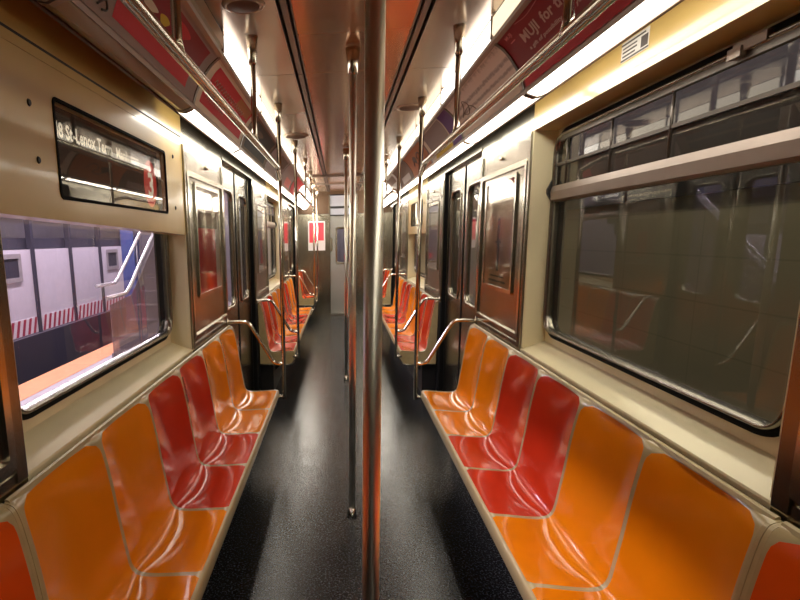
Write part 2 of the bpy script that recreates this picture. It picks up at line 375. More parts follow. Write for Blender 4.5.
# ------------------------------------------------------------------ doors
dn = 0
for s in (-1, 1):
    for di, (d0, d1) in enumerate(DOORS):
        dn += 1; mid = (d0+d1)/2
        d = struct_empty('door_%d' % dn, (s*DX, mid, 0), 'pair of steel sliding doors, %s side, %s' % (SIDE[s], ('beside camera', 'nearest ahead', 'farthest')[di]), 'door')
        for (a, c) in ((d0-.01, mid-.003), (mid+.003, d1+.01)):
            wy0, wy1, wz0, wz1 = a+.15, c-.13, .99, 1.86
            if c > mid+.1: wy0, wy1 = a+.13, c-.15
            inner = rr(wy0, wy1, wz0, wz1, .07, s*DX); outer = proj_rect(inner, a, c, .014, 2.04)
            back = lambda L: [(s*(DX+.03), p[1], p[2]) for p in L]
            m = MB().loft([back(inner), inner, outer, back(outer), back(inner)], 0)
            leaf = m.build('door_leaf', 'doorsteel', d)
            I = lambda dd, x: rr(wy0+dd, wy1-dd, wz0+dd, wz1-dd, max(.02, .07-dd), s*x)
            MB().loft([I(-.02, DX), I(-.016, DX-.008), I(0, DX-.010), I(.010, DX), I(.010, DX+.02)], 0, True).build('window_bead', 'steel', leaf)
            MB().add(I(.0, DX+.012), [tuple(range(36))]).build('pane', 'darkglass' if s > 0 else 'glass', leaf)
            e = c if c < mid+.1 else a
            MB().box(s*(DX-.004), s*(DX+.002), e-.016, e+.0 if c < mid+.1 else e+.016, .014, 2.03).build('rubber_edge', 'rubber', leaf)

# ------------------------------------------------------------------ end walls
b = MB()
for s in (-1, 1): b.box(s*.27, s*1.02, Y_END, Y_END+.08, 0, 1.955, 0)
for s in (-1, 1): b.box(s*.27, s*1.02, Y_END, Y_END+.08, 1.96, 2.40, 1)
b.box(-.27, .27, Y_END, Y_END+.08, 2.32, 2.40, 1)
struct(b.build('wall_end', ['steel', 'ceil_dark']), 'steel end wall of the car around the end door', 'wall')
de = struct_empty('door_7', (0, Y_END, 0), 'grey end door with a small window at the far end of the aisle', 'door')
b = MB()
def xz(loop, y): return [(p[1], y, p[2]) for p in loop]
inner = rr(-.115, .105, 1.04, 1.67, .03, 0); outer = proj_rect(inner, -.25, .25, .03, 1.92)
b.loft([xz(inner, Y_END+.04), xz(inner, Y_END+.01), xz(outer, Y_END+.01), xz(outer, Y_END+.04), xz(inner, Y_END+.04)], 0)
b.build('door_leaf', 'lightsteel', de)
b = MB().loft([xz(rr(-.15, .14, 1.00, 1.71, .04, 0), Y_END+.008), xz(rr(-.145, .135, 1.005, 1.705, .04, 0), Y_END-.004), xz(inner, Y_END-.002), xz(inner, Y_END+.012)], 0)
b.build('window_bead', 'chrome', de)
MB().box(-.13, .12, Y_END+.02, Y_END+.024, 1.02, 1.69).build('pane', 'glass', de)
MB().box(-.25, .25, Y_END+.005, Y_END+.04, 1.93, 2.30).build('header_panel', 'skin_blue', de)
MB().box(-.25, .25, Y_END-.012, Y_END+.005, 2.06, 2.10).box(-.25, .25, Y_END-.01, Y_END+.005, 1.92, 1.94).build('header_bar', 'black', de)
for s in (-1, 1): MB().box(s*.25, s*.275, Y_END-.02, Y_END+.02, 0, 2.32).build('door_post', 'steel', de)
MB().box(-.27, .27, Y_END-.05, Y_END+.02, 0, .025).build('sill', 'chrome', de)
MB().box(.13, .145, Y_END-.03, Y_END+.01, .92, 1.0).build('door_handle', 'chrome', de)
b = MB().box(-1.02, 1.02, Y_BACK-.08, Y_BACK, 0, 2.46, 0)
struct(b.build('wall_back', 'sill'), 'unseen cream partition behind the camera, pale to brighten reflections', 'wall')  # closing wall coloured pale to brighten reflections in the poles
# end poster and notices
t = thing('end_wall_poster', 'red poster with a white border on the end wall left of the door', 'poster', (-.51, Y_END, 1.28))
MB().box(-.68, -.35, Y_END-.010, Y_END-.002, 1.27, 1.83).build('poster_board', 'poster_white', t)
MB().box(-.655, -.52, Y_END-.013, Y_END-.010, 1.42, 1.80).box(-.50, -.375, Y_END-.013, Y_END-.010, 1.46, 1.80).build('red_field', mat('bright_red_print', (.80, .06, .09), .4), t)
o = MB().box(.02, .06, Y_END-.012, Y_END-.004, 1.08, 1.18).build('door_notice', 'adred'); tag(o, 'small red notice strip stuck beside the end door window', 'notice')
o = MB().box(-.25, -.21, Y_END-.016, Y_END-.004, 1.25, 1.5).build('door_hinge_cover', 'chrome'); tag(o, 'slim vertical steel cover on the left edge of the end door', 'fitting')

# ------------------------------------------------------------------ seats
PITCH = .443
PROF = [(.507, .375), (.503, .400), (.506, .424), (.518, .434), (.560, .434), (.62, .430), (.67, .427), (.71, .427), (.735, .434), (.751, .46), (.762, .53), (.775, .62), (.790, .74), (.806, .835), (.816, .875), (.828, .897), (.850, .905)]
PROC = [(.507, .375), (.503, .400), (.506, .424), (.518, .433), (.560, .427), (.61, .417), (.65, .412), (.690, .418), (.726, .440), (.755, .485), (.775, .55), (.792, .63), (.812, .74), (.831, .835), (.841, .875), (.846, .893), (.850, .905)]
def catmull(P, per=5):
    out = []
    for i in range(len(P)-1):
        p0, p1, p2, p3 = P[max(i-1, 0)], P[i], P[i+1], P[min(i+2, len(P)-1)]
        for k in range(per):
            t = k/per
            out.append(tuple(.5*((2*p1[j])+(-p0[j]+p2[j])*t+(2*p0[j]-5*p1[j]+4*p2[j]-p3[j])*t*t+(-p0[j]+3*p1[j]-3*p2[j]+p3[j])*t**3) for j in (0, 1)))
    out.append(P[-1]); return out
SP = catmull(PROF); CP = catmull(PROC)
SL = [0]
for i in range(1, len(SP)): SL.append(SL[-1]+math.dist(SP[i], SP[i-1]))
STOT = SL[-1]
def sp(l, w):
    l = min(max(l, 0), STOT-1e-6)
    i = max(j for j in range(len(SL)-1) if SL[j] <= l); t = (l-SL[i])/(SL[i+1]-SL[i])
    q = []
    for T in (SP, CP): q.append((T[i][0]*(1-t)+T[i+1][0]*t, T[i][1]*(1-t)+T[i+1][1]*t))
    return q[0][0]*(1-w)+q[1][0]*w, q[0][1]*(1-w)+q[1][1]*w
def seatpt(l, u, off=0):
    w = 1-min(1, abs(u))**2.4
    x, z = sp(l, w)
    if off:
        xa, za = sp(l-.002, w); xb, zb = sp(l+.002, w); n = math.hypot(xb-xa, zb-za)+1e-9
        x -= (zb-za)/n*off; z += (xb-xa)/n*off
    return x, z
def bench(s, y0, cols, label, PITCH=.455, first_end=False, last_end=False, loc_label=''):
    n = len(cols); y1 = y0+n*PITCH
    t = thing('bench', label, 'bench', (s*.68, (y0+y1)/2, .0), 'moulded plastic benches')
    # shell
    NL, NU = 60, 14; m = MB(); rows = []
    ls = [STOT*i/(NL-1) for i in range(NL)]
    ys = []
    for k in range(n):
        for j in range(NU): ys.append((y0+(k+j/NU)*PITCH, -1+2*j/NU))
    ys.append((y1, 1))
    loops = []
    for l in ls:
        row = []
        for (y, u) in ys:
            x, z = seatpt(l, u); row.append((s*x, y, z))
        loops.append(row)
    m.loft(loops, 0, True, closed=False)
    # front skirt and underside
    m.prism([(s*.507, .376), (s*.512, .372), (s*.84, .372), (s*.84, .40), (s*.52, .40)], y0, y1, 0)
    # closed end faces
    for y, big in ((y0, first_end), (y1, last_end)):
        zb = .30 if big else .375
        prof = [(s*x, z) for x, z in SP]
        if big: prof = [(s*.84, zb), (s*.56, zb), (s*.525, zb+.012), (s*.507, zb+.04)]+prof
        else: prof = [(s*.84, zb)]+prof
        yy = (y-.012, y+.001) if y == y0 else (y-.001, y+.012)
        m.prism(prof, yy[0], yy[1], 0)
    m.build('bench_shell', 'shell', t)
    for k, c in enumerate(cols):
        m = MB(); gl = []
        la, lb = .066, STOT-.027
        for i in range(40):
            l = la+(lb-la)*i/39
            hw = PITCH/2-.010
            r = .05
            if lb-l < r: hw -= r-math.sqrt(max(0, r*r-(r-(lb-l))**2))
            r2 = .012
            if l-la < r2: hw -= r2-math.sqrt(max(0, r2*r2-(r2-(l-la))**2))
            row = []
            for j in range(17):
                v = -1+2*j/16; yo = hw*v; u = yo/(PITCH/2)
                x, z = seatpt(l, u, .0016 if 0 < i < 39 and 0 < j < 16 else .0003)
                row.append((s*x, y0+(k+.5)*PITCH+yo, z))
            gl.append(row)
        m.loft(gl, 0, True, closed=False)
        nm = {'O': 'orange', 'R': 'red', 'V': 'vermilion'}[c]
        m.build('seat', nm, t, label={'O': 'orange moulded seat', 'R': 'red moulded seat', 'V': 'orange red moulded seat'}[c])
    for y, big in ((y0-.014, first_end), (y1+.014, last_end)):
        if big:
            MB().tube([(s*.84, y, .300), (s*.57, y, .300), (s*.530, y, .312), (s*.508, y, .345), (s*.505, y, .39)], .009, n=10).build('end_trim', 'chrome', t)
    # wall cap above the backrests
    MB().prism([(s*.838, .899), (s*.842, .908), (s*.848, .911), (s*.852, .910), (s*.852, .895)], y0-.004, y1+.004).build('back_cap', 'shell', t)
    MB().box(s*.72, s*.850, y0+.03, y1-.03, 0, .372).build('heater_box', 'black', t)
    # support bracket under the seat
    for yy in (y0+.2, y1-.2):
        MB().prism([(s*.718, .20), (s*.718, .372), (s*.56, .372), (s*.56, .355)], yy-.015, yy+.015).build('bracket', 'black', t)
    return t
PITCH = .455
Y61 = 3.905-6*PITCH
bench(-1, Y61+.004, 'OORROO', 'six-seat plastic bench nearest on the left, two orange, two red, two orange')
bench(1, Y61+.004, 'OORROO', 'six-seat plastic bench nearest on the right, two orange, two red, two orange')
bench(-1, Y61-.022-2*PITCH, 'VV', 'orange red bench section in the bottom left corner of the photo')
bench(1, Y61-.022-2*PITCH, 'VV', 'orange red bench section in the bottom right corner of the photo')
B2 = 5.36
bench(-1, B2, 'RROORROO', 'bench of red and orange seats beyond the first doors on the left', .443, True, True)
bench(1, B2, 'RROORROO', 'bench of red and orange seats beyond the first doors on the right', .443, True, True)
bench(-1, 10.29, 'VR', 'farthest short bench at the end wall on the left', .443, True, False)
bench(1, 10.29, 'VR', 'farthest short bench at the end wall on the right', .443, True, False)

# ------------------------------------------------------------------ grab rails, stanchions, arm rails
RX, RZ = .444, 1.937
def smooth(P, per=6): 
    out = []
    for i in range(len(P)-1):
        p0, p1, p2, p3 = P[max(i-1, 0)], P[i], P[i+1], P[min(i+2, len(P)-1)]
        for k in range(per):
            t = k/per
            out.append(tuple(.5*((2*p1[j])+(-p0[j]+p2[j])*t+(2*p0[j]-5*p1[j]+4*p2[j]-p3[j])*t*t+(-p0[j]+3*p1[j]-3*p2[j]+p3[j])*t**3) for j in range(3)))
    out.append(P[-1]); return out
def fitting(m, x, y, r):
    return m.tube([(x, y, 2.256), (x, y, 2.266), (x, y, 2.30), (x, y, 2.372)], [r*1.05, r*1.35, r*1.5, r*2.1], n=16)
where = {0: 'above the nearest bench', 1: 'above the second bench', 2: 'above the farthest bench'}
for s in (-1, 1):
    for bi, (ya, yb, posts) in enumerate(((.32, 3.90, (.22+.0, 1.42, 2.66)), (5.36, 8.90, (6.5, 7.7)), (10.30, 11.18, ()))):
        t = thing('grab_rail', 'long horizontal steel grab rail hung %s, %s side' % (where[bi], SIDE[s]), 'grab rail', (s*RX, (ya+yb)/2, RZ), 'overhead grab rails')
        xs = .465
        P = [(s*xs, ya, 1.895)] if bi else [(s*RX, ya, RZ)]
        P += [(s*(RX+.004), ya+.25, RZ), (s*RX, ya+.5, RZ)]
        if bi < 2: P += [(s*RX, yb-.5, RZ), (s*(RX+.004), yb-.28, RZ-.004), (s*xs, yb, 1.895)]
        else: P += [(s*RX, yb, RZ)]
        MB().tube(smooth(P), .0155, n=14).build('rail', 'chrome', t)
        for py_ in posts:
            MB().tube([(s*RX, py_, RZ-.004), (s*RX, py_, RZ+.03), (s*RX, py_, 2.27)], [.018, .0125, .0125], n=12).build('hanger', 'chrome', t)
            m = MB(); fitting(m, s*RX, py_, .013); m.build('ceiling_fitting', 'chrome', t)
    for bi, (y, nm) in enumerate(((3.905, 'at the far end of the nearest bench'), (5.345, 'at the near end of the second bench'), (8.915, 'at the far end of the second bench'), (10.275, 'at the near end of the farthest bench'))):
        t = thing('stanchion', 'vertical steel pole %s on the %s' % (nm, SIDE[s]), 'pole', (s*.465, y, .38), 'poles at the bench ends')
        yy = y+(.012 if bi in (0, 2) else -.012)
        MB().tube([(s*.465, yy, .37), (s*.465, yy, 2.27)], .0145, n=14).build('pole', 'chrome', t)
        m = MB(); fitting(m, s*.465, yy, .014); m.build('ceiling_fitting', 'chrome', t)
        MB().tube([(s*.465, yy, .385), (s*.52, yy, .385)], .013, n=10).build('seat_bracket', 'chrome', t)
        # arm rail from the wall down to the pole
        P = [(s*.858, yy, .928), (s*.80, yy, .930), (s*.74, yy, .930), (s*.705, yy, .915), (s*.66, yy, .845), (s*.56, yy, .675), (s*.535, yy, .640), (s*.50, yy, .628), (s*.468, yy, .628)]
        MB().tube(smooth(P, 4), .0125, n=12).build('arm_rail', 'chrome', t)
        MB().tube([(s*.862, yy, .928), (s*.850, yy, .928)], .026, n=16).build('wall_flange', 'chrome', t)
for y, lab in ((1.02, 'thick floor-to-ceiling pole closest to the camera in the aisle'), (2.888, 'second floor-to-ceiling pole along the middle of the aisle'), (5.93, 'farthest thin-looking pole in the middle of the aisle')):
    px_ = -.004 if y < 2 else 0
    t = thing('grab_pole', lab, 'pole', (px_, y, 0), 'floor-to-ceiling poles in the aisle')
    MB().tube([(px_, y, .02), (px_, y, 2.27)], .0168, n=24).build('pole', 'pole', t)
    m = MB(); fitting(m, px_, y, .017); m.build('ceiling_fitting', 'chrome', t)
    MB().tube([(px_, y, 0), (px_, y, .012), (px_, y, .05)], [.030, .026, .018], n=20).build('floor_flange', 'chrome', t)

# ------------------------------------------------------------------ lamps
ordw = ['first', 'second', 'third', 'fourth', 'fifth', 'sixth', 'seventh', 'eighth', 'ninth', 'tenth', 'eleventh', 'twelfth', 'thirteenth', 'fourteenth']
for s in (-1, 1):
    for k in range(14):
        y0 = UNIT0+k*UNIT; y1 = y0+UNIT
        if k >= 12: y0 = 8.47+(k-12)*1.36; y1 = y0+1.36
        vis = k-6                                       # unit 3 (y 1.39) is the first one in view
        pos = ('behind the camera' if vis < 0 else ordw[vis]+' ahead of the camera')
        dead = s < 0 and y1 < 2.6
        mm = 'tube_dead' if dead else 'tube'
        y0 += .006; y1 -= .006; yb = min(y1, Y_END-.004)
        state = 'unlit' if dead else 'glowing white'
        t = thing('ceiling_light', '%s lower lamp strip above the %s wall, %s%s' % (state, SIDE[s], pos, '' if vis >= 0 else ', '+ordw[k]), 'light', (s*.73, (y0+yb)/2, 2.06), 'lower lamp strips')
        if k < 12: prof = [(s*.767, 2.0718), (s*.767, 2.060), (s*.740, 2.054), (s*.702, 2.068), (s*.704, 2.0718)]
        else: prof = [(s*.776, 2.062), (s*.735, 2.052), (s*.695, 2.07), (s*.58, 2.26), (s*.60, 2.30), (s*.762, 2.10)]
        MB().prism(prof, y0+.022, yb-.022).build('diffuser', mm, t)
        MB().prism([(s*.7772, 2.056), (s*.7845, 2.062), (s*.7895, 2.078), (s*.7855, 2.078)], y0+.022, yb-.022).build('wall_glow_strip', 'tube_dead' if dead else 'wall_glow', t)  # strip added to the lamp to light the wall behind it
        ep = [(s*.7675, 2.0718), (s*.7675, 2.057), (s*.740, 2.050), (s*.702, 2.064), (s*.704, 2.0718)]
        
        for (a, c) in ((y0, y0+.022), (yb-.022, yb)): MB().prism(ep, a, c).build('end_cap', 'pinksteel', t)
        dim = s > 0 and y1 < 2.6
        mm = 'tube_dead' if dead else ('tube_dim' if dim else 'tube')
        state = 'unlit' if dead else ('dim cream' if dim else 'glowing white')
        if k < 12:
            t = thing('ceiling_light', '%s upper lamp strip beside the ceiling on the %s, %s%s' % (state, SIDE[s], pos, '' if vis >= 0 else ', '+ordw[k]), 'light', (s*.56, (y0+yb)/2, 2.29), 'upper lamp strips')
            MB().prism([(s*.562, 2.286), (s*.552, 2.30), (s*.554, 2.36), (s*.564, 2.374), (s*.60, 2.374), (s*.60, 2.286)], y0+.010, yb-.010).build('diffuser', ('tube_up_bright' if k % 3 == 1 else 'tube_up') if mm == 'tube' else mm, t)
            
            for (a, c) in ((y0, y0+.010), (yb-.010, yb)): MB().box(s*.553, s*.60, a, c, 2.286, 2.375).build('end_cap', 'pinksteel', t)

# ------------------------------------------------------------------ ad cards on the curved band
AP = catmull([(.699, 2.080), (.688, 2.118), (.672, 2.155), (.648, 2.193), (.618, 2.232), (.588, 2.258), (.570, 2.268)], 4)
AL = [0]
for i in range(1, len(AP)): AL.append(AL[-1]+math.dist(AP[i], AP[i-1]))
def ap(v, off=0):
    l = min(max(v, 0), 1)*AL[-1]*.99999; i = max(j for j in range(len(AL)-1) if AL[j] <= l); t = (l-AL[i])/(AL[i+1]-AL[i])
    x = AP[i][0]*(1-t)+AP[i+1][0]*t; z = AP[i][1]*(1-t)+AP[i+1][1]*t
    dx, dz = AP[i+1][0]-AP[i][0], AP[i+1][1]-AP[i][1]; n = math.hypot(dx, dz); nx, nz = -dz/n, dx/n
    # interior side: downward/inward
    return x-abs(nx)*off, z-abs(nz)*off
def patch(s, y0, y1, v0, v1, off, n=12):
    L = []
    for i in range(n+1):
        v = v0+(v1-v0)*i/n; x, z = ap(v, off); L.append([(s*x, y0, z), (s*x, y1, z)])
    return MB().loft(L, 0, True, closed=False)
def blob(s, yc, vc, ry, rv, off, n=24):
    vs = []
    for k in range(n):
        a = 2*PI*k/n; x, z = ap(vc+rv*math.sin(a), off); vs.append((s*x, yc+ry*math.cos(a)*(1+.15*math.sin(3*a)), z))
    return MB().add(vs, [tuple(range(n))])
def text_geo(txt, sub=0):
    cu = bpy.data.curves.new('lettering', 'FONT'); cu.body = txt; cu.size = 1; cu.resolution_u = 2; cu.offset = .028
    o = bpy.data.objects.new('lettering', cu); C.objects.link(o)
    dg = bpy.context.evaluated_depsgraph_get(); me = bpy.data.meshes.new_from_object(o.evaluated_get(dg))
    vs = [tuple(v.co) for v in me.vertices]; fs = [tuple(p.vertices) for p in me.polygons]
    bpy.data.objects.remove(o); bpy.data.curves.remove(cu); bpy.data.meshes.remove(me)
    x0 = min(v[0] for v in vs); x1 = max(v[0] for v in vs)
    return [((v[0]-x0)/(x1-x0), v[1]) for v in vs], fs
def ad_text(s, txt, ya, yb, v0, h, off, m, parent, name='lettering'):      # ya = where the line starts
    vs, fs = text_geo(txt); out = []
    for (u, w) in vs:
        x, z = ap(v0+w*h, off); out.append((s*x, ya+(yb-ya)*u, z))
    MB().add(out, fs).build(name, m, parent)
def scribble(s, pts, off, r, m, parent):
    P = []
    for (y, v) in pts: x, z = ap(v, off); P.append((s*x, y, z))
    MB().tube(smooth(P, 5), r, n=6).build('scribble', m, parent)
def ad(s, k, base, label):
    y0 = 1.39+(k-1)*UNIT if k else .21; y1 = y0+UNIT; x, z = ap(0)
    t = thing('advertising_card', label, 'advertisement', (s*x, (y0+y1)/2, z), 'advertising cards on the curved band')
    m = MB(); F = []
    for off in (0, -.006):
        pass
    L = []
    for i in range(15):
        v = i/14; x, z = ap(v, 0); L.append([(s*x, y0+.012, z), (s*x, y1-.012, z), (s*(x+.004), y1-.012, z+.003), (s*(x+.004), y0+.012, z+.003)])
    m.loft(L, 0, False)
    cd = m.build('card', base, t)
    L = []
    for (a, c) in ((y0, y0+.012), (y1-.012, y1)):
        mm = MB(); L = []
        for i in range(15):
            v = i/14; x, z = ap(v, .004); x2, z2 = ap(v, -.004); L.append([(s*x, a, z), (s*x, c, z), (s*x2, c, z2), (s*x2, a, z2)])
        mm.loft(L, 0).build('card_holder', 'ceil_dark', t)
    return cd, y0, y1
def put(s, t, y0, name, a, c, v0, v1, m, off=.0012): patch(s, y0+a, y0+c, v0, v1, off).build(name, m, t)
# left row
t, y, _ = ad(-1, 0, 'white', 'white card with red print above the near left corner')
put(-1, t, y, 'red_field', .2, .9, .3, .9, 'adred')
t, y, _ = ad(-1, 1, 'pinkgrey', 'large dark red picture card nearest on the left with yellow and cream shapes')
put(-1, t, y, 'red_field', .27, 1.02, .15, .46, 'adred'); put(-1, t, y, 'dark_red_field', .10, 1.08, .54, .90, 'addred')
blob(-1, y+.59, .63, .045, .06, .0026).build('yellow_shape', 'adyellow', t); blob(-1, y+.45, .62, .07, .05, .0026).build('cream_shape', 'cream', t)
blob(-1, y+.74, .74, .10, .09, .0026).build('red_shape', 'adred', t)
scribble(-1, [(y+.17, .14), (y+.21, .24), (y+.23, .16), (y+.20, .12)], .003, .003, 'ink', t); scribble(-1, [(y+.34+.02*i, .38+.03*(i % 2)) for i in range(14)], .003, .002, 'ink', t)
t, y, _ = ad(-1, 2, 'cream', 'red card with pale script and an orange corner, second on the left')
put(-1, t, y, 'red_field', .08, 1.08, .15, .42, 'adred'); put(-1, t, y, 'upper_red_field', .10, 1.08, .50, .90, 'adred')
put(-1, t, y, 'orange_field', .66, 1.04, .66, .88, 'adorange', .0022)
scribble(-1, [(y+.16+.025*i, .62+.09*(i % 2)) for i in range(30)], .003, .0022, 'adtext', t); scribble(-1, [(y+.16+.02*i, .29+.06*(i % 2)) for i in range(20)], .003, .0018, 'adtext', t)
t, y, _ = ad(-1, 3, 'adbrown', 'nearly black card in a brown border, third on the left')
put(-1, t, y, 'dark_field', .10, 1.06, .45, .92, 'adblack'); put(-1, t, y, 'lower_dark_field', .10, 1.06, .12, .36, 'adblack'); blob(-1, y+.4, .7, .15, .08, .0026).build('grey_shape', 'adbrown', t)
t, y, _ = ad(-1, 4, 'pinkgrey', 'plain pinkish grey card, fourth on the left')
put(-1, t, y, 'maroon_field', .5, 1.1, .55, .92, 'adbrown')
t, y, _ = ad(-1, 5, 'pinkgrey', 'pinkish card with a rose patch, fifth on the left')
put(-1, t, y, 'pink_field', .45, 1.05, .1, .5, 'adpink')
t, y, _ = ad(-1, 6, 'adred', 'deep red card, sixth and farthest on the left')
# right row
t, y, _ = ad(1, 0, 'addred', 'dark red card above the near right corner')
t, y, _ = ad(1, 1, 'addred', 'dark red card with large pale lettering, nearest on the right')
put(1, t, y, 'bright_red_band', .0+.02, 1.15, .02, .30, 'adred')
ad_text(1, 'MUJI', y+.99, y+.83, .62, .23, .0026, 'adtext', t); ad_text(1, 'for the', y+.79, y+.56, .62, .23, .0026, 'adtext', t); ad_text(1, 'a gift of possibility from you', y+.98, y+.50, .47, .085, .0026, 'adtext', t)
ad_text(1, 'MUJI', y+1.10, y+1.03, .86, .09, .0026, 'adpink', t, 'small_logo'); put(1, t, y, 'small_logo_line', 1.04, 1.09, .77, .79, 'adpink', .0026)
scribble(1, [(y+.95, .95), (y+.85, .90), (y+.72, .93), (y+.62, .98)], .003, .0012, 'adpink', t)
t, y, _ = ad(1, 2, 'lines', 'beige card of fine print with a dark scribble, second on the right')
scribble(1, [(y+1.0, .45), (y+.9, .6), (y+.86, .75), (y+.80, .6), (y+.86, .42), (y+.94, .50), (y+.78, .55), (y+.7, .35)], .003, .0022, 'adbrown', t)
put(1, t, y, 'cream_band', .05, 1.12, .03, .2, 'cream')
t, y, _ = ad(1, 3, 'cream', 'tan card with a purple corner and yellow strip, third on the right')
put(1, t, y, 'purple_field', .02, .30, .02, .98, 'adpurple'); put(1, t, y, 'grey_field', .32, 1.05, .35, .95, 'pinkgrey'); put(1, t, y, 'yellow_strip', .25, .95, .05, .2, 'adyellow')
t, y, _ = ad(1, 4, 'adorange', 'orange card with dark loops drawn on it, fourth on the right')
scribble(1, [(y+.3, .5), (y+.4, .75), (y+.55, .6), (y+.45, .4), (y+.6, .35), (y+.75, .6), (y+.85, .4)], .003, .004, 'ink', t); blob(1, y+.7, .6, .1, .14, .002).build('brown_shape', 'adbrown', t)
t, y, _ = ad(1, 5, 'adbrown', 'brown card, fifth on the right')
put(1, t, y, 'tan_field', .2, .9, .1, .4, 'frame_tan')
t, y, _ = ad(1, 6, 'frame_tan', 'plain taupe card, sixth and farthest on the right')
put(1, t, y, 'brown_field', .2, 1.0, .5, .9, 'adbrown')

# ------------------------------------------------------------------ destination signs
def sign(s, bi, label):
    y0, y1 = BAYS[bi]; p0, p1 = y0+1.0, y1-1.0
    t = thing('destination_sign', label, 'sign', (s*WX, (p0+p1)/2, 1.53))
    g0, g1, gz0, gz1 = p0+.33, p1-.30, 1.632, 1.900
    inner = rr(g0, g1, gz0, gz1, .018, s*WX); outer = proj_rect(inner, p0+.002, p1-.002, 1.532, 1.984)
    if s < 0: outer = [(p[0], p[1], p[2]+(.042*(p1-p[1])/(p1-p0) if p[2] < 1.7 and abs(p[2]-1.532) < .001 else 0)) for p in outer]
    mv = lambda L, x: [(s*x, p[1], p[2]) for p in L]
    m = MB().loft([mv(inner, .885), inner, outer, mv(outer, .935), mv(inner, .935)], 0)
    m.build('housing', 'beige', t)
    MB().box(s*(WX-.0008), s*(WX+.001), p0+.003, p1-.003, 2.012, 2.019).build('seam', 'dark', t)
    MB().loft([rr(g0-.006, g1+.006, gz0-.006, gz1+.006, .02, s*WX), rr(g0-.006, g1+.006, gz0-.006, gz1+.006, .02, s*(WX-.003)), rr(g0+.004, g1-.004, gz0+.004, gz1-.004, .015, s*(WX-.003)), rr(g0+.004, g1-.004, gz0+.004, gz1-.004, .015, s*(WX+.004))], 0).build('display_rim', 'rubber', t)
    db = MB().box(s*.900, s*.905, g0, g1, gz0, gz1).build('display_back', 'adblack', t)
    MB().box(s*(WX+.0025), s*(WX+.0045), g0, g1, gz0, gz1).build('display_glass', 'signglass', t)
    def txt(tx, ya, yb, z, h, m_, nm):
        vs, fs = text_geo(tx); MB().add([(s*.899, ya+(yb-ya)*u, z+w*h) for u, w in vs], fs).build(nm, m_, db)
    for (yy, zz) in ((p0+.20, 1.86), (p0+.22, 1.72), (p1-.17, 1.66), (p1-.17, 1.90)):
        MB().tube([(s*WX, yy, zz), (s*(WX-.004), yy, zz)], [.010, .007], n=10).build('screw', 'black', t)
    if s > 0: return t
    txt('148 St-Lenox Term', g0+.045, g0+.50, 1.815, .060, 'signtxt', 'route_lettering'); txt('Manhattan', g0+.54, g1-.25, 1.815, .050, 'signtxt', 'route_lettering')
    yc = g1-.115 if s < 0 else g0+.115
    MB().add([(s*.899, yc+.085*math.cos(2*PI*k/32), 1.752+.10*math.sin(2*PI*k/32)) for k in range(32)], [tuple(range(32))]).build('route_bullet', 'signred', db)
    vs, fs = text_geo('3'); d = -s
    MB().add([(s*.8975, yc+d*(-.035+.07*u), 1.700+w*.14) for u, w in vs], fs).build('route_number', 'signtxt', db)
    return t
sign(-1, 0, 'beige sign box with a dark route display above the near left window')
sign(1, 1, 'beige sign box above the second window on the right')

# small sticker on the right cove
t = thing('sticker', 'small white and black number sticker on the cream wall upper right', 'sticker', (WX, 2.04, 2.05))
MB().box(WX-.001, WX, 1.93, 2.10, 2.045, 2.105).build('sticker_sheet', 'white', t)
for (ya, yb, za, zb) in ((1.93, 2.10, 2.047, 2.052), (1.95, 2.10, 2.094, 2.099), (1.935, 1.975, 2.056, 2.088), (2.0, 2.09, 2.070, 2.075), (2.0, 2.09, 2.082, 2.086), (2.01, 2.09, 2.058, 2.063)):
    MB().box(WX-.0018, WX-.0008, ya, yb, za, zb).build('sticker_print', 'ink', t)

# ------------------------------------------------------------------ ceiling discs
for (x, y, r, lab) in ((-.425, 2.33, .062, 'dark round ceiling speaker at the top left'), (-.44, 5.15, .085, 'round ceiling disc farther along on the left'), (.425, 4.2, .075, 'round ceiling disc on the right side of the ceiling'), (.425, 7.1, .075, 'small far round ceiling disc on the right')):
    t = thing('ceiling_speaker', lab, 'speaker', (x, y, 2.378), 'round discs in the ceiling')
    ring = lambda rr_, z: [(x+rr_*math.cos(2*PI*k/32), y+rr_*math.sin(2*PI*k/32), z) for k in range(32)]
    MB().loft([ring(r*1.35, 2.378), ring(r*1.30, 2.372), ring(r*1.05, 2.366), ring(r, 2.370)], 0, True).build('rim', 'ceil_side', t)
    MB().loft([ring(r*1.02, 2.369), ring(r*.7, 2.364), ring(r*.2, 2.362)], 0, True).add(ring(r*.2, 2.362), [tuple(range(32))]).build('grille', 'adbrown', t)

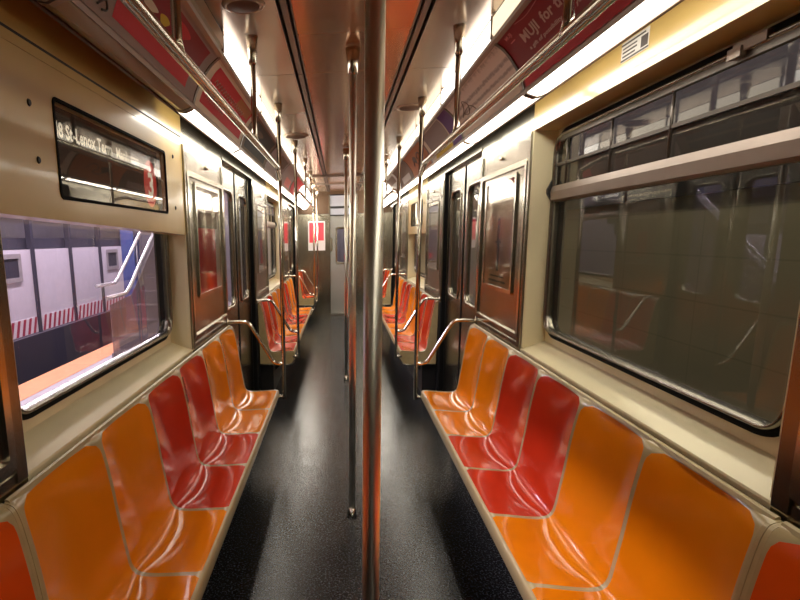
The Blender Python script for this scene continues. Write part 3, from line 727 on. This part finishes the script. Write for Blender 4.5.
# ------------------------------------------------------------------ station outside on the left
o = MB().box(-3.25, -1.12, -6, 24, -.25, -.04).build('platform_slab', 'platform'); struct(o, 'grey concrete platform outside the left windows', 'platform')
o = MB().box(-3.62, -3.25, -6, 24, -.25, -.036).build('platform_edge_strip', 'salmon'); struct(o, 'salmon coloured strip along the far platform edge', 'platform edge')
o = MB().box(-9, -3.62, -6, 30, -1.3, -1.2).build('trackbed', 'trackbed'); struct(o, 'dark trackbed beyond the platform', 'trackbed')
o = MB().box(-3.62, -3.5, -6, 24, -1.2, -.25).build('platform_side', 'trackbed'); struct(o)
o = MB().box(-6.2, -4.9, -6, 26, -1.2, .08).build('far_platform_base', 'postdark'); struct(o)
PZ0, PZ1 = .08, 1.42
n = 0
for i in range(7):
    ya = 3.64+i*1.3; yb = ya+1.27
    t = thing('hoarding_panel', 'pale lavender panel with a red striped foot across the track, %s from the left' % ordw[i], 'panel', (-5.02, ya+.63, PZ0), 'striped panels across the track')
    MB().box(-5.05, -5.0, ya+.04, yb-.04, PZ0, PZ1).build('board', 'lav', t)
    m = MB().box(-4.999, -4.992, ya+.05, yb-.05, PZ0+.01, PZ0+.26); m.build('stripe_ground', 'hazwhite', t)
    m = MB()
    for j in range(7):
        a = ya+.07+j*.165
        m.add([(-4.991, a, PZ0+.01), (-4.991, a+.075, PZ0+.01), (-4.991, min(a+.165, yb-.05), PZ0+.26), (-4.991, min(a+.09, yb-.05), PZ0+.26)], [(0, 1, 2, 3)])
    m.build('red_stripes', 'hazred', t)
    MB().box(-5.06, -4.97, yb-.035, yb+.045, PZ0, PZ1+.5).build('post', 'postdark', t)
    if i in (3, 6):
        MB().loft([rr(ya+.30, yb-.36, .93, 1.36, .02, -4.999), rr(ya+.30, yb-.36, .93, 1.36, .02, -4.98), rr(ya+.37, yb-.43, 1.0, 1.29, .02, -4.98), rr(ya+.37, yb-.43, 1.0, 1.29, .02, -4.999)], 0).build('small_window_frame', 'platform', t)
        MB().box(-4.998, -4.994, ya+.36, yb-.42, 1.0, 1.3).build('small_window_pane', 'postdark', t)
o = MB().box(-5.2, -5.065, 0, 20, 1.43, 1.60).build('header_beam', 'postdark'); tag(o, 'long dark beam running above the lavender panels', 'beam')
o = MB().box(-5.6, -5.5, -4, 26, 1.6, 3.4).build('upper_station_wall', 'lav'); struct(o, 'pale wall above the panels across the track', 'wall')
o = MB().box(-5.6, -5.1, -4, 26, 2.05, 2.2).build('upper_beam', 'postdark'); tag(o, 'upper dark beam across the track', 'beam')
o = MB().box(-6.3, -6.2, -6, 30, -1.3, 3.4).build('far_station_wall', 'lav'); struct(o)
o = MB().box(-6.3, -1.1, 14.0, 14.1, -1.3, 3.4).build('station_end_wall', 'stair'); struct(o)
o = MB().box(-6.3, -1.25, -6, 26, 3.4, 3.5).build('station_ceiling', 'stair'); struct(o)
o = MB().box(-4.25, -4.0, 10.7, 11.0, -1.2, 3.4).build('station_column', 'blue'); tag(o, 'blue painted station column seen past the panels', 'column')
# stairs
t = thing('staircase', 'grey platform staircase with silver handrails seen through the left window', 'staircase', (-2.65, 7.4, -.04))
m = MB()
for i in range(14):
    ya = 6.75+i*.27; z = -.04+(i+1)*.17
    m.box(-2.93, -2.37, ya, ya+.27, max(-.04, z-.36), z)
m.build('steps', 'stair', t)
for x, P in ((-2.9, [(-2.9, 6.4, 1.0), (-2.9, 6.95, 1.0), (-2.9, 7.05, 1.04), (-2.9, 8.6, 2.0)]), (-2.4, [(-2.4, 5.5, .95), (-2.4, 6.0, .95), (-2.4, 6.12, 1.0), (-2.4, 8.2, 2.3)])):
    MB().tube(P, .022, n=10).build('handrail', mat('bright_handrail', (.75, .72, .74), .25, metal=.7), t)
    for q in ((x, (P[2][1]+P[3][1])/2, (P[2][2]+P[3][2])/2),):
        MB().tube([(x, q[1], q[2]-.95), (x, q[1], q[2])], .012, n=8).build('baluster', 'stair', t)
MB().add([(-2.38, 5.5, .0), (-2.38, 6.25, .0), (-2.38, 8.4, 1.36), (-2.38, 8.4, 2.36), (-2.38, 6.12, .93), (-2.38, 5.5, .88), (-2.372, 5.5, .0), (-2.372, 6.25, .0), (-2.372, 8.4, 1.36), (-2.372, 8.4, 2.36), (-2.372, 6.12, .93), (-2.372, 5.5, .88)],
         [(0, 1, 2, 3, 4, 5), (11, 10, 9, 8, 7, 6)]+[(i, (i+1) % 6, 6+(i+1) % 6, 6+i) for i in range(6)]).build('side_panel', 'railglass', t)
for k_, (x, y) in enumerate(((-2.1, 8.3), (-2.1, 11.2))):
    o = MB().box(x-.08, x+.08, y-.1, y+.1, -.04, 3.4).box(x-.12, x+.12, y-.14, y+.14, -.04, .1).build('platform_column', 'stair')
    tag(o, ('near', 'far')[k_]+' grey steel column on the platform beside the stairs', 'column')

# ------------------------------------------------------------------ tunnel on the right
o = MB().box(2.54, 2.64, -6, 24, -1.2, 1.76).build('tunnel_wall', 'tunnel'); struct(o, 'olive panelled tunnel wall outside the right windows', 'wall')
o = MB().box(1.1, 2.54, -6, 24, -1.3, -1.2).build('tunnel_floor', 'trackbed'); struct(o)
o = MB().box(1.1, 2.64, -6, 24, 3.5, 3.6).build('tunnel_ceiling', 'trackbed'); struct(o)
o = MB().box(2.50, 2.64, -6, 24, 1.76, 3.6).build('tunnel_shade_band', 'trackbed'); struct(o, 'upper tunnel wall coloured dark to stand for shade', 'wall')  # shade put into the colour: near-black so the transom view looks unlit
# car beyond the end door
o = MB().box(-.5, .5, 12.6, 12.65, 0, 2.4).build('next_car_end', 'stair'); struct(o, 'pale end of the next car seen through the end door window', 'wall')

# ------------------------------------------------------------------ lamps and added fill outside
def area(name, loc, sx, sy, power, col, rot=(0, 0, 0)):
    l = bpy.data.lights.new(name, 'AREA'); l.shape = 'RECTANGLE'; l.size = sx; l.size_y = sy; l.energy = power; l.color = col
    o = bpy.data.objects.new(name, l); C.objects.link(o); o.location = loc; o.rotation_euler = rot; return o
area('platform_lamp_row', (-2.2, 6, 3.35), .4, 14, 110, (1, .88, .95))
area('track_lamp_row', (-4.3, 8, 3.35), .4, 14, 1050, (.96, .85, 1), (0, math.radians(-35), 0))
area('tunnel_fill', (1.9, 2.6, 3.4), .3, 8, 60, (1, .92, .7), (0, math.radians(20), 0))  # added fill with no visible source, brightens the tunnel wall
area('next_car_lamp', (0, 12, 2.4), .5, .5, 10, (.9, .92, 1))

w = bpy.data.worlds.new('world'); bpy.context.scene.world = w; w.use_nodes = True
w.node_tree.nodes['Background'].inputs[0].default_value = (.02, .02, .025, 1); w.node_tree.nodes['Background'].inputs[1].default_value = .3

# ------------------------------------------------------------------ camera
F, PX, PY = 565., 289., 349.
cam = bpy.data.cameras.new('camera'); co = bpy.data.objects.new('camera', cam); C.objects.link(co)
cam.sensor_fit = 'HORIZONTAL'; cam.sensor_width = 36; cam.lens = F/800*36
cam.shift_x = (400-PX)/800; cam.shift_y = (PY-300)/800; cam.clip_start = .02
R = Matrix(((0.9958988014122735, 0.0027359857181655824, 0.09043280227742004), (0.08822697579432087, 0.1920234179052866, -0.9774164965449273), (-0.020039413359309546, 0.9813865300472192, 0.19099450398923282)))
co.matrix_world = Matrix.Translation((-.0625, 0, 1.5)) @ R.to_4x4()
sc = bpy.context.scene; sc.camera = co
sc.view_settings.view_transform = 'Standard'; sc.view_settings.look = 'None'; sc.view_settings.gamma = 1
sc.view_settings.use_curve_mapping = False; sc.view_settings.exposure = .22
